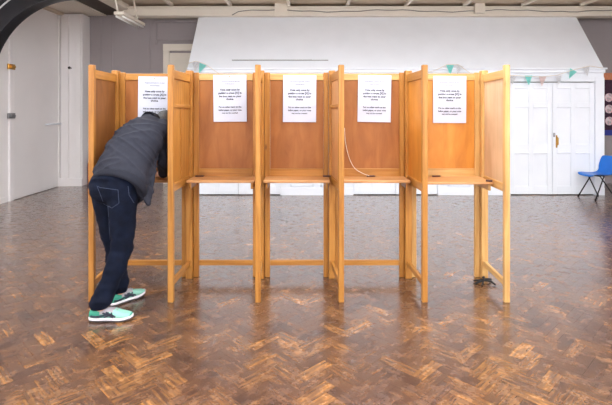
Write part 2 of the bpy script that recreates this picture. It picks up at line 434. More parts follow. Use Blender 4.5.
def leaf(x0, x1, handle=None):
    global dn; dn += 1
    g = .004; x0 += g; x1 -= g; yf = YP+.006; mb = MB()
    mb.box((x0, yf+.014, .012), (x1, yf+.04, 1.995))
    st = .085; rows = [(.16, .745), (.905, 1.56), (1.64, 1.90)]
    xs = [(x0, x0+st), ((x0+x1)/2-.045, (x0+x1)/2+.045), (x1-st, x1)]
    for a, b in xs: mb.box((a, yf, .012), (b, yf+.016, 1.995), bevel=.004)
    zs = [.012]+[v for r in rows for v in r]+[1.995]
    for k in range(0, len(zs), 2):
        for a, b in ((x0+st, xs[1][0]), (xs[1][1], x1-st)): mb.box((a, yf, zs[k]), (b, yf+.016, zs[k+1]), bevel=.004)
    for z0, z1 in rows:
        for a, b in ((x0+st, xs[1][0]), (xs[1][1], x1-st)):
            mb.box((a-.008, yf-.012, z1-.012), (b+.008, yf+.016, z1+.010), bevel=.004)
    o = struct(mb.build('door_%d' % dn, 'white'))
    if handle:
        h = MB(); hx = handle
        h.box((hx-.014, yf-.006, .84), (hx+.014, yf, 1.06), bevel=.002); h.tube([(hx, yf, .88), (hx, yf-.05, .90), (hx, yf-.05, 1.01), (hx, yf, 1.03)], .011)
        h.build('handle', 'brass', o)
        k = MB(); k.box((hx-.06, yf-.006, 1.03), (hx-.025, yf, 1.10)); k.ball((hx-.042, yf-.01, 1.065), .012); k.build('keyhole_plate', 'chrome', o)
    return o
for a, b in pairs:
    m_ = (a+b)/2
    leaf(a, m_); leaf(m_, b, m_+.075 if a > 3 else None)

# ------------------------------------------------------------------ unseen framed area lamps added to light the hall
wn = 0
def lamp_frame(axis, pos, a0, a1, b0, b1, power, col, inward):
    """frame on the solid wall or ceiling around an added area lamp"""
    global wn; wn += 1
    mb = MB(); d = .05*inward
    def bx(u0, v0, u1, v1, t=.04):
        if axis == 0: mb.box((min(pos, pos+t*inward), u0, v0), (max(pos, pos+t*inward), u1, v1))
        elif axis == 1: mb.box((u0, min(pos, pos+t*inward), v0), (u1, max(pos, pos+t*inward), v1))
        else: mb.box((u0, v0, min(pos, pos+t*inward)), (u1, v1, max(pos, pos+t*inward)))
    for q in ((a0-.06, b0-.06, a1+.06, b0), (a0-.06, b1, a1+.06, b1+.06), (a0-.06, b0, a0, b1), (a1, b0, a1+.06, b1)): bx(*q)
    n = max(1, round((a1-a0)/1.0))
    o = struct(mb.build('lamp_frame_%d' % wn, 'white'))
    ld = bpy.data.lights.new('fill_lamp', 'AREA'); ld.shape = 'RECTANGLE'; ld.size = a1-a0; ld.size_y = b1-b0  # lamp added inside the frame, no opening behind it
    ld.energy = power; ld.color = col
    lo = bpy.data.objects.new('fill_lamp', ld); C.objects.link(lo)
    c = Vector((0, 0, 0)); ca, cb = (a0+a1)/2, (b0+b1)/2
    if axis == 0: c = Vector((pos+.02*inward, ca, cb)); lo.rotation_euler = (R_(90), 0, R_(90) if inward > 0 else R_(-90))
    elif axis == 1: c = Vector((ca, pos+.02*inward, cb)); lo.rotation_euler = (R_(90), 0, R_(180) if inward > 0 else 0)
    else: c = Vector((ca, cb, pos+.02*inward)); lo.rotation_euler = (0, 0, 0)
    lo.location = c
    return o
FILL_COL = (.88, .94, 1.0)
P = 1.0
lamp_frame(1, YN, -3.6, -1.0, 1.1, 3.2, 150*P, FILL_COL, 1)
lamp_frame(1, YN, 1.4, 4.6, 1.1, 3.2, 180*P, FILL_COL, 1)
lamp_frame(0, XR, -2.4, 1.2, 1.2, 3.2, 90*P, FILL_COL, -1)
lamp_frame(0, XL, -2.6, 1.4, 1.2, 3.2, 70*P, FILL_COL, 1)
lamp_frame(2, ZC, -3.0, -1.4, -.5, 5.8, 150*P, (.90, .95, 1), -1)
lamp_frame(2, ZC, .0, 1.6, -.5, 5.8, 170*P, (.90, .95, 1), -1)
lamp_frame(2, ZC, 3.2, 4.8, -.5, 5.8, 150*P, (.90, .95, 1), -1)

# twin-tube fitting hanging near the left end of the beam
cl = thing('ceiling_light', 'twin tube strip light hanging unlit below the left end of the cream beam', 'light', (-2.97, 7.9, 3.0))
o_ = (-2.97, 7.9, 3.0)
MB(o_).box((-3.05, 7.4, 3.02), (-2.89, 8.4, 3.07), bevel=.008).build('housing', 'cream', cl)
for s in (-1, 1):
    MB(o_).tube([(-2.97+s*.05, 7.43, 2.995), (-2.97+s*.05, 8.37, 2.995)], .017, 10).build('tube', 'tube', cl, True)
for y in (7.42, 8.30):
    MB(o_).tube([(-2.99, y, 3.06), (-3.08, y, ZC-.002)], .016, 8).build('hanger', 'cream', cl, True)

# ------------------------------------------------------------------ polling booths
YF, YR = 3.65, 4.20; HF, HR = 1.85, 1.835
FX = [-1.672, -1.055, -.375, .274, .926, 1.566]
RX = [-1.700, -1.040, -.402, .232, .912, 1.588]
SHZ = .905
booth_info = [
    ('pine voting booth the person in jeans is leaning into', 'ply_brown', 'pine', .235),
    ('pine voting booth sharing a side with the one the person leans into', 'ply_brown', 'pine', .25),
    ('middle pine voting booth, between two others on either side', 'ply_brown', 'pine', .25),
    ('pine voting booth with a thin white string looped on its brown back board', 'ply_brown', 'pine', .25),
    ('end voting booth with bright orange back board and pale outer side', 'ply_orange', 'pine_light', .33)]

def divider(root, i, board, pine, solid=True, mid=False):
    o = root['_o']
    a = Vector((FX[i], YF, 0)); b = Vector((RX[i], YR-.045, 0))
    d = (b-a); ln = d.length; ang = math.atan2(d.y, d.x)
    T = Matrix.Translation(a-Vector(o)) @ Matrix.Rotation(ang, 4, 'Z')
    L0, L1 = .020, ln-.012
    bd = MB().box((L0, -.005, .92), (L1, .005, 1.80), bevel=.001, long=2).xform(T).build('side_panel', board, root)
    MB().box((-.0215, -.0215, 0), (.0215, .0215, HF), bevel=.004).xform(T).build('post', pine, bd)
    MB().box((-.029, .033, 0), (.029, .061, HR+.015), bevel=.004).box((-.029, -.012, 0), (.029, .033, HR+.015), bevel=.004).xform(Matrix.Translation(b-Vector(o))).build('post', pine, bd)
    MB().box((L0, -.016, 1.745), (L1, .016, 1.815)).xform(T).build('top_rail', pine, bd)
    MB().box((L0, -.016, .855), (L1, .016, .92)).xform(T).build('bottom_rail', pine, bd)
    MB().box((L0, -.014, .115), (L1, .014, .160)).xform(T).build('stretcher', pine, bd)
    if mid:
        MB().box((L0, -.018, 1.515), (L1, .018, 1.545)).xform(T).build('middle_rail', pine, bd)
        if mid == 2: MB().box((ln*.45, -.014, .93), (ln*.45+.03, .014, 1.51)).xform(T).build('batten', pine, bd)
    return bd

for i, (lab, board, pine, sd) in enumerate(booth_info):
    o = (RX[i], YR, 0)
    root = thing('voting_booth', lab, 'voting booth', o, 0, 'folding voting booths')
    root['_o'] = o
    x0, x1 = RX[i]+.0305, RX[i+1]-.0305
    if i == 0: x0 = RX[0]+.0305
    bk = MB(o).box((x0+.05, YR-.006, .95), (x1-.045, YR+.006, 1.80), bevel=.001, long=2).build('back_panel', board, root)
    MB(o).box((x0, YR-.016, 0), (x0+.048, YR+.016, HR), bevel=.004).build('post', pine, bk)
    MB(o).box((x1-.044, YR-.016, 0), (x1, YR+.016, HR), bevel=.004).build('post', pine, bk)
    MB(o).box((x0+.05, YR-.016, 1.765), (x1-.045, YR+.016, 1.825)).build('top_rail', 'pine_light' if i else pine, bk)
    MB(o).box((x0+.05, YR-.018, .90), (x1-.045, YR+.014, .975)).build('bottom_rail', pine, bk)
    if i < 4: MB(o).box((x0+.05, YR-.014, .105), (x1-.045, YR+.014, .150)).build('stretcher', pine, bk)
    yb = YR-.02; yf = YR-.02-sd
    s0 = RX[i]+.036+(FX[i]-RX[i])*.4*(1 if FX[i] > RX[i] else 0); s1 = RX[i+1]-.036+(FX[i+1]-RX[i+1])*.4*(1 if FX[i+1] < RX[i+1] else 0)
    sh = MB(o).box((s0-.005, yf, SHZ-.022), (s1+.005, yb, SHZ), bevel=.004, long=0).build('shelf', 'shelf', root)
    MB(o).box((s0+.01, yf+.02, SHZ-.075), (s0+.03, yb-.02, SHZ-.022), long=1).build('bracket', pine, sh)
    MB(o).box((s1-.03, yf+.02, SHZ-.075), (s1-.01, yb-.02, SHZ-.022), long=1).build('bracket', pine, sh)
    divider(root, i, {0: 'ply_left', 1: 'pine', 3: 'shelf'}.get(i, 'ply_brown' if i < 4 else 'ply_orange'), pine if i < 4 else 'pine', mid={1: 2, 3: 1}.get(i, 0))
    if i == 4:
        e = divider(root, 5, 'ply_pale', 'pine_light'); e['label'] = 'pale outer side panel'
    del root['_o']

# ------------------------------------------------------------------ notices
def text_mesh(lines):
    """lines: (text, width, x_center, z) -> mesh in the XZ plane facing -Y"""
    bm = bmesh.new()
    for body, wid, zc, bold in lines:
        cu = bpy.data.curves.new('t', 'FONT'); cu.body = body; cu.align_x = 'CENTER'; cu.size = 1; cu.resolution_u = 2
        if bold: cu.offset = .035 if bold > 0 else .012
        ob = bpy.data.objects.new('t', cu); C.objects.link(ob)
        dg = bpy.context.evaluated_depsgraph_get()
        me = bpy.data.meshes.new_from_object(ob.evaluated_get(dg))
        w = max(v.co.x for v in me.vertices)-min(v.co.x for v in me.vertices); s = wid/w
        me.transform(Matrix(((s, 0, 0, 0), (0, 0, 1, 0), (0, s, 0, zc), (0, 0, 0, 1))))
        bm.from_mesh(me)
        C.objects.unlink(ob); bpy.data.objects.remove(ob); bpy.data.curves.remove(cu); bpy.data.meshes.remove(me)
    me = bpy.data.meshes.new('printed_text'); bm.to_mesh(me); bm.free()
    return me
PW, PH = .297, .42
T1 = text_mesh([('Parliamentary general election', PW*.60, -.148*PH, 0), ('Instructions', PW*.28, -.205*PH, 0)])
T2 = text_mesh([('Vote only once by', PW*.60, -.335*PH, 1), ('putting a cross [X] in', PW*.70, -.405*PH, 1), ('the box next to your', PW*.68, -.475*PH, 1), ('choice.', PW*.23, -.535*PH, 1)])
T3 = text_mesh([('Put no other mark on the', PW*.68, -.700*PH, 1), ('ballot paper, or your vote', PW*.69, -.765*PH, 1), ('may not be counted.', PW*.48, -.825*PH, 1)])
nl = ['white printed notice the bending person partly hides',
      'white printed notice pinned in the booth sharing a side with the occupied one',
      'white printed notice pinned in the middle of the five booths',
      'white printed notice above the looped white string',
      'white printed notice on the bright orange board of the end booth']
for i, (pxl, pyt, tilt) in enumerate(((138.3, 76.5, .6), (213.2, 74.8, -.5), (283.2, 75.2, .4), (358.2, 75.2, .9), (433.2, 76, .3))):
    p = px(pxl, pyt, YR-.021); c = Vector((p.x+PW/2, YR-.0195, p.z))
    me = bpy.data.meshes.new('notice'); bm = bmesh.new(); nx, nz = 6, 8
    fr = []
    for a in range(nx+1):
        row = []
        for b in range(nz+1):
            u, v = a/nx, b/nz
            y = .0105*min(1, v*2.2)*(.15 if .35 < v < 1 else .4)+.0004*math.sin(a*1.3+i)
            row.append(bm.verts.new((PW*(u-.5), y*0-.0015*math.sin(math.pi*v)*(1+.5*math.sin(i*2+a)), -PH*v)))
        fr.append(row)
    for a in range(nx):
        for b in range(nz): bm.faces.new((fr[a][b], fr[a][b+1], fr[a+1][b+1], fr[a+1][b]))
    bmesh.ops.recalc_face_normals(bm, faces=bm.faces[:])
    if sum(f.normal.y for f in bm.faces) > 0: bmesh.ops.reverse_faces(bm, faces=bm.faces[:])
    bmesh.ops.solidify(bm, geom=bm.faces[:], thickness=-.0006)
    bm.to_mesh(me); bm.free()
    n = link('notice', me, 'paper'); n.location = c; n.rotation_euler = (0, R_(tilt), 0)
    tag(n, nl[i], 'notice', 'printed notices in the booths')
    for nm, T, mt in (('heading_text', T1, 'ink_light'), ('instruction_text', T2, 'ink'), ('warning_text', T3, 'ink')):
        t = bpy.data.objects.new(nm, T); C.objects.link(t); t.parent = n; t.location = (0, -.0042, 0)
        if i == 0: T.materials.append(M[mt])
    MB().tube([(0, 0, -.016), (0, -.006, -.016)], [.005, .006], 10).build('pin', 'brass', n)

# pencils lying at the back of the shelves, and the string in the fourth booth
pens = [(199.5, 1, 'short dark pencil on the shelf sharing a side with the occupied booth'), (327, 2, 'short dark pencil lying on the middle booth shelf'),
        (371, 3, 'short dark pencil at the end of the looped white string'), (436.5, 4, 'short dark pencil on the shelf below the orange board')]
for x, i, lab in pens:
    Y = YR-.062; X = (x-306)/F*Y; z = SHZ+.008
    mb = MB((X, Y, z)); mb.tube([(X-.037, Y, z), (X+.03, Y+.006, z)], .0075, 6); mb.tube([(X+.03, Y+.006, z), (X+.042, Y+.007, z)], [.0075, .002], 6)
    p = mb.build('pencil', 'pencil'); p.location = (X, Y, z); tag(p, lab, 'pencil', 'pencils on the booth shelves')
Y = YR-.03
sp = [px(*q, Y) for q in ((344.5, 128), (345.2, 140), (347, 150), (350, 160), (355, 168.5), (362, 173), (368.5, 175.2))]
sp[-1].y = YR-.07; sp[-1].z = SHZ+.012
pts = []
for k in range(len(sp)-1):
    for q in range(4):
        p0, p1, p2, p3 = sp[max(k-1, 0)], sp[k], sp[k+1], sp[min(k+2, len(sp)-1)]; t = q/4
        pts.append(.5*((2*p1)+(p2-p0)*t+(2*p0-5*p1+4*p2-p3)*t*t+(-p0+3*p1-3*p2+p3)*t**3))
tag(MB().tube(pts+[sp[-1]], .0028, 6).build('string', 'string', None, True), 'thin white string looping down the brown back board to a pencil', 'string')
# dark clip on the end shelf, dark tangle at the foot of the end booth
cx = px(499, 183, 3.86)
cb = MB(); cb.tube([(1.49, 3.87, SHZ+.009), (1.535, 3.845, SHZ+.009)], .009, 8)
tag(cb.build('pencil', 'pencil'), 'dark pencil stub at the outer corner of the end shelf', 'pencil', 'pencils on the booth shelves')
tg = MB(); random.seed(3)
c0 = Vector((1.54, 4.02, .012))
tg.tube([c0+Vector((-.09, -.02, 0)), c0+Vector((-.04, .0, .012)), c0+Vector((.02, .03, .02)), c0+Vector((.08, .07, .004))], .009, 6)
tg.tube([c0+Vector((-.08, .05, .0)), c0+Vector((-.02, .01, .02)), c0+Vector((.05, -.01, .014)), c0+Vector((.07, -.05, 0))], .008, 6)
tg.tube([c0+Vector((-.05, -.06, 0)), c0+Vector((-.01, .0, .02)), c0+Vector((.015, .06, .03)), c0+Vector((.02, .11, .004))], .007, 6)
tag(tg.build('strap', 'rubber', None, True), 'dark tangled strap on the floor at the foot of the end booth', 'strap')

# ------------------------------------------------------------------ bunting along the partition
def bunting():
    root = thing('bunting', 'string of teal and grey triangular flags hung along the white partition', 'bunting', (0, YP-.07, 2.2))
    o = (0, YP-.07, 2.2); Y = YP-.08
    knots = [(186, 64), (196, 61), (205, 64), (225, 78), (310, 82), (400, 80), (436, 70), (447, 64.5), (458, 64.5), (470, 73), (492, 76), (513, 75.5), (540, 77), (558, 75), (571, 70.5), (590, 66), (603, 68)]
    P3 = [px(a, b, Y) for a, b in knots]
    MB(o).tube(P3, .006, 6).build('string', 'string', root, True)
    fl = [(196, 62, 'grey_cloth', .1), (203, 64, 'teal_cloth', .4), (450, 65, 'teal_cloth', .0), (460, 65, 'grey_cloth', .3), (513, 75, 'grey_cloth', .1), (528.5, 75.5, 'teal_cloth', 0.0),
          (542.5, 76.5, 'pink_cloth', .1), (558.5, 75, 'grey_cloth', 0), (573.5, 70, 'teal_cloth', .5), (586, 66.5, 'grey_cloth', -.1)]
    for a, b, mt, rot in fl:
        p = px(a, b, Y); w, h = .068, .17; mb = MB(o)
        t = bmesh.new()
        vs = [Vector((-w, 0, 0)), Vector((w, 0, 0)), Vector((.004, -.012, -h)), Vector((-.004, -.012, -h))]
        Mx = Matrix.Translation(p) @ Matrix.Rotation(rot, 4, 'Y')
        fv = [t.verts.new(Mx @ v) for v in vs]; t.faces.new(fv)
        bmesh.ops.solidify(t, geom=t.faces[:], thickness=.002)
        mb._merge(t, 0, 0)
        f = mb.build('flag', mt, root); f['label'] = {'teal_cloth': 'teal flag', 'grey_cloth': 'grey patterned flag', 'pink_cloth': 'pale pink flag'}[mt]
bunting()

# ------------------------------------------------------------------ blue chair
def chair():
    loc = (4.975, 7.99, 0); root = thing('plastic_chair', 'blue moulded plastic stacking chair on black tubular legs by the white doors', 'chair', loc, R_(192))
    prof = [(.22, .385), (.225, .405), (.17, .418), (.08, .410), (-.02, .400), (-.11, .400), (-.18, .412), (-.225, .45), (-.25, .52), (-.272, .60), (-.298, .68), (-.312, .715)]
    wid = [.17, .18, .195, .20, .20, .195, .19, .19, .195, .195, .185, .165]
    bm = bmesh.new(); grid = []; nx = 8
    for (x, z), w in zip(prof, wid):
        row = []
        for k in range(nx+1):
            u = k/nx*2-1; back = z > .46
            dz = 0 if back else .018*u*u*u*u-.006*(1-u*u); dx = .03*u*u if back else 0
            row.append(bm.verts.new((x+dx, u*w, z+dz)))
        grid.append(row)
    for a in range(len(grid)-1):
        for k in range(nx): bm.faces.new((grid[a][k], grid[a][k+1], grid[a+1][k+1], grid[a+1][k]))
    bmesh.ops.recalc_face_normals(bm, faces=bm.faces[:])
    bmesh.ops.solidify(bm, geom=bm.faces[:], thickness=.006)
    me = bpy.data.meshes.new('seat_shell'); bm.to_mesh(me); bm.free()
    s = link('seat_shell', me, 'blue_plastic', root, True)
    md = s.modifiers.new('sub', 'SUBSURF'); md.levels = 1; md.render_levels = 1
    for sy in (-1, 1):
        y0, y1 = sy*.13, sy*.185
        for tx, fx in ((-.02, .20), (.06, -.20)):
            l = MB().tube([(tx, y0, .392), (fx, y1, .012)], .011, 8).build('leg', 'steel', root, True)
            MB().tube([(fx, y1, .0), (fx, y1, .03)], .015, 8).build('rubber_foot', 'rubber', l, True)
    MB().tube([(-.02, -.13, .392), (-.02, .13, .392)], .011).tube([(.06, -.13, .392), (.06, .13, .392)], .011).build('seat_frame', 'steel', root, True)
chair()

# ------------------------------------------------------------------ board with paper plates on the back wall, things by the left recess
nb = thing('notice_board', 'dark purple display board with orange and blue borders behind the blue chair', 'display board', (6.32, YB, 1.0))
o_ = (6.32, YB, 1.0)
MB(o_).box((6.0, YB-.025, 1.10), (6.66, YB-.002, 2.13)).build('felt_panel', 'purple_board', nb)
MB(o_).box((6.0, YB-.03, 2.13), (6.66, YB-.002, 2.27)).build('border', 'orange_strip', nb)['label'] = 'orange top border'
MB(o_).box((6.0, YB-.03, .99), (6.66, YB-.002, 1.10)).build('border', 'blue_strip', nb)['label'] = 'blue bottom border'
for (a, b), lab in zip(((608.6, 97.5), (608.8, 109), (609, 121)), ('painted paper plate, top one of those on the purple board', 'painted paper plate between two others on the purple board', 'painted paper plate, lowest of those on the purple board')):
    p = px(a, b, YB-.03); mb = MB(tuple(p)); seg = 20
    def ring(r, y): return [p+Vector((r*math.cos(2*math.pi*k/seg), y, r*math.sin(2*math.pi*k/seg))) for k in range(seg)]
    mb.loft([ring(.005, .0), ring(.06, .0), ring(.085, -.012), ring(.088, -.012), ring(.062, .004), ring(.005, .004)])
    q = mb.build('paper_plate', 'plate', None, True); q.location = p; tag(q, lab, 'paper plate', 'plates on the purple board')
fe = thing('fire_extinguisher', 'small dark red cylinder standing beside the white pilaster', 'extinguisher', (-4.36, 9.48, 0))
o_ = (-4.36, 9.48, 0)
MB(o_).tube([(-4.36, 9.48, .0), (-4.36, 9.48, .02), (-4.36, 9.48, .42), (-4.36, 9.48, .47), (-4.36, 9.48, .5)], [.06, .065, .065, .045, .02], 16).build('tank', 'red', fe, True)
MB(o_).box((-4.38, 9.46, .5), (-4.34, 9.50, .56)).tube([(-4.36, 9.47, .54), (-4.36, 9.40, .57)], .01).build('valve', 'rubber', fe)
MB(o_).tube([(-4.36, 9.45, .53), (-4.33, 9.40, .48), (-4.32, 9.405, .30), (-4.32, 9.41, .2)], .012).build('hose', 'rubber', fe, True)
sw = MB((-4.40, YB, 1.65)); sw.box((-4.43, YB-.03, 1.57), (-4.36, YB, 1.72), bevel=.006); sw.box((-4.41, YB-.036, 1.63), (-4.38, YB-.03, 1.67))
s_ = sw.build('switch_box', 'steel'); s_.location = (-4.40, YB, 1.65); tag(s_, 'small dark switch box on the grey back wall beside the pilaster', 'switch')

# ------------------------------------------------------------------ the person
def remesh(mb, voxel, smooth, name):
    me = bpy.data.meshes.new(name); mb.bm.normal_update(); mb.bm.to_mesh(me); mb.bm.free()
    ob = bpy.data.objects.new(name, me); C.objects.link(ob)
    r = ob.modifiers.new('r', 'REMESH'); r.mode = 'VOXEL'; r.voxel_size = voxel
    if smooth:
        s = ob.modifiers.new('s', 'SMOOTH'); s.iterations = smooth; s.factor = .5
    dg = bpy.context.evaluated_depsgraph_get()
    out = bpy.data.meshes.new_from_object(ob.evaluated_get(dg)); out.name = name
    C.objects.unlink(ob); bpy.data.objects.remove(ob); bpy.data.meshes.remove(me)
    return out

def chain(mb, pts, seg=14):
    """tapered capsule chain, pts = (x, y, z, r)"""
    for p in pts: mb.ball(p[:3], p[3], seg=seg)
    for a, b in zip(pts, pts[1:]):
        A, B = Vector(a[:3]), Vector(b[:3])
        if (A-B).length > 1e-4: mb.tube([A, B], [a[3], b[3]], seg)

def ell(c, X, Y, a, b, n=28, tw=None):
    c, X, Y = Vector(c), Vector(X).normalized(), Vector(Y).normalized()
    return [c+X*a*math.cos(2*math.pi*k/n)+Y*b*math.sin(2*math.pi*k/n) for k in range(n)]

BO = Vector((-1.42, 3.46, 0))
person = thing('person', 'person in dark jacket, jeans and teal trainers bending into the booth', 'person', tuple(BO))
P0 = Vector((-1.415, 3.42, .96)); N0 = Vector((-1.275, 3.86, 1.395))
S = (N0-P0).normalized()
RV = Vector((.86, -.50, 0)); RV = (RV-S*RV.dot(S)).normalized(); VV = S.cross(RV).normalized()
if VV.z > 0: VV = -VV                        # ventral side faces down and forward
hipR, hipL = Vector((-1.325, 3.38, .92)), Vector((-1.495, 3.47, .92))
kneeR, kneeL = Vector((-1.340, 3.41, .50)), Vector((-1.462, 3.56, .50))
ankR, ankL = Vector((-1.455, 3.325, .10)), Vector((-1.445, 3.62, .10))
shR, shL = N0-S*.06+RV*.155+Vector((-.005, 0, -.02)), N0-S*.05-RV*.165
elR, wrR = Vector((-1.145, 3.775, 1.09)), Vector((-1.205, 3.945, .955))
elL, wrL = Vector((-1.50, 3.99, 1.10)), Vector((-1.37, 4.08, .955))
HC = N0+Vector((.055, .165, -.005))
def v4(v, r): return (v.x, v.y, v.z, r)

def body():
    mb = MB()
    chain(mb, [v4(P0, .10), v4(P0.lerp(N0, .4), .11), v4(P0.lerp(N0, .75), .12), v4(N0-S*.06, .08)])
    for h, k, a in ((hipR, kneeR, ankR), (hipL, kneeL, ankL)):
        chain(mb, [v4(P0.lerp(h, .6), .075), v4(h, .066), v4(k, .056), v4(k.lerp(a, .35), .055), v4(a, .04)])
    for s, e, w in ((shR, elR, wrR), (shL, elL, wrL)):
        chain(mb, [v4(N0-S*.06, .06), v4(s, .052), v4(e, .040), v4(e.lerp(w, .3), .038), v4(w, .026)])
    # feet inside the shoes
    for a, d in ((ankR, Vector((1, .04, 0))), (ankL, Vector((.62, .78, 0)))):
        d = d.normalized(); g = Vector((a.x, a.y, .055))
        chain(mb, [v4(a, .034), v4(g-d*.03-Vector((0, 0, .006)), .026), v4(g+d*.08-Vector((0, 0, .012)), .022), v4(g+d*.14-Vector((0, 0, .02)), .016)])
    # neck, head, face: the face looks down and forward onto the shelf
    fwd = Vector((.12, .62, -.78)).normalized(); up = Vector((.12, .78, .62)).normalized(); sd = fwd.cross(up).normalized()
    chain(mb, [v4(N0-S*.03, .062), v4(HC-up*.10, .054)])
    t = bmesh.new(); bmesh.ops.create_uvsphere(t, u_segments=20, v_segments=14, radius=1)
    for v in t.verts:
        c = v.co.copy(); jaw = 1-.28*max(0, -c.z)
        v.co = HC+sd*c.x*.074*jaw+fwd*(c.y*.092*jaw)+up*c.z*.112
    mb._merge(t, 0, 0)
    chain(mb, [v4(HC+fwd*.085+up*.012, .010), v4(HC+fwd*.105-up*.028, .014)])
    for s in (-1, 1):
        mb.ball(HC+sd*s*.074-fwd*.005-up*.01, .024, sc=(.5, .9, 1.1)); mb.ball(HC+sd*s*.03+fwd*.078+up*.012, .014)
    mb.ball(HC+fwd*.078-up*.062, .018); mb.ball(HC+fwd*.075-up*.095, .022)
    # hands resting on the shelf, five fingers each
    for w, e, mir in ((wrR, elR, 1), (wrL, elL, -1)):
        d = (w-e); d.z = 0; d = (d.normalized()+Vector((-.25*mir, .2, 0))).normalized(); s = Vector((d.y, -d.x, 0))*mir
        k = w+d*.05+Vector((0, 0, -.016)); pc = k+d*.035
        mb.ball(k, .034, sc=(1, 1, .5)); mb.ball(pc, .036, sc=(1, 1, .45)); chain(mb, [v4(w, .024), v4(k, .018)])
        for q, ln in enumerate((.066, .076, .070, .054)):
            b0 = pc+d*.028-s*(.027-.018*q)*1.0
            b1 = b0+d*ln*.5+Vector((0, 0, .004)); b2 = b1+d*ln*.5+Vector((0, 0, -.012))
            chain(mb, [v4(b0, .0092), v4(b1, .0088), v4(b2, .0074)], 8)
        t0 = k-s*.026; t1 = t0-s*.02+d*.028; t2 = t1+d*.028+s*.004
        chain(mb, [v4(t0, .0115), v4(t1, .0105), v4(t2, .0088)], 8)
    for v in mb.bm.verts: v.co -= BO
    me = remesh(mb, .0062, 3, 'body')
    return link('body', me, 'skin', person, True)
body()

def hair():
    fwd = Vector((.12, .62, -.78)).normalized(); up = Vector((.12, .78, .62)).normalized(); sd = fwd.cross(up).normalized()
    mb = MB(); t = bmesh.new(); bmesh.ops.create_uvsphere(t, u_segments=24, v_segments=18, radius=1)
    for v in list(t.verts):
        c = v.co
        if c.y > .35 and c.z < .55 or c.z < -.62: t.verts.remove(v) if False else None
    geom = [v for v in t.verts if (v.co.y > .42 and v.co.z < .62) or v.co.z < -.66]
    bmesh.ops.delete(t, geom=geom, context='VERTS')
    for v in t.verts:
        c = v.co.copy(); v.co = HC+sd*c.x*.082+fwd*c.y*.101+up*c.z*.122
        v.co += (v.co-HC).normalized()*.004*noise.noise(v.co*60)
    bmesh.ops.solidify(t, geom=t.faces[:], thickness=.006)
    mb._merge(t, 0, 0)
    for v in mb.bm.verts: v.co -= BO
    mb.build('hair', 'hair', person, True)
hair()

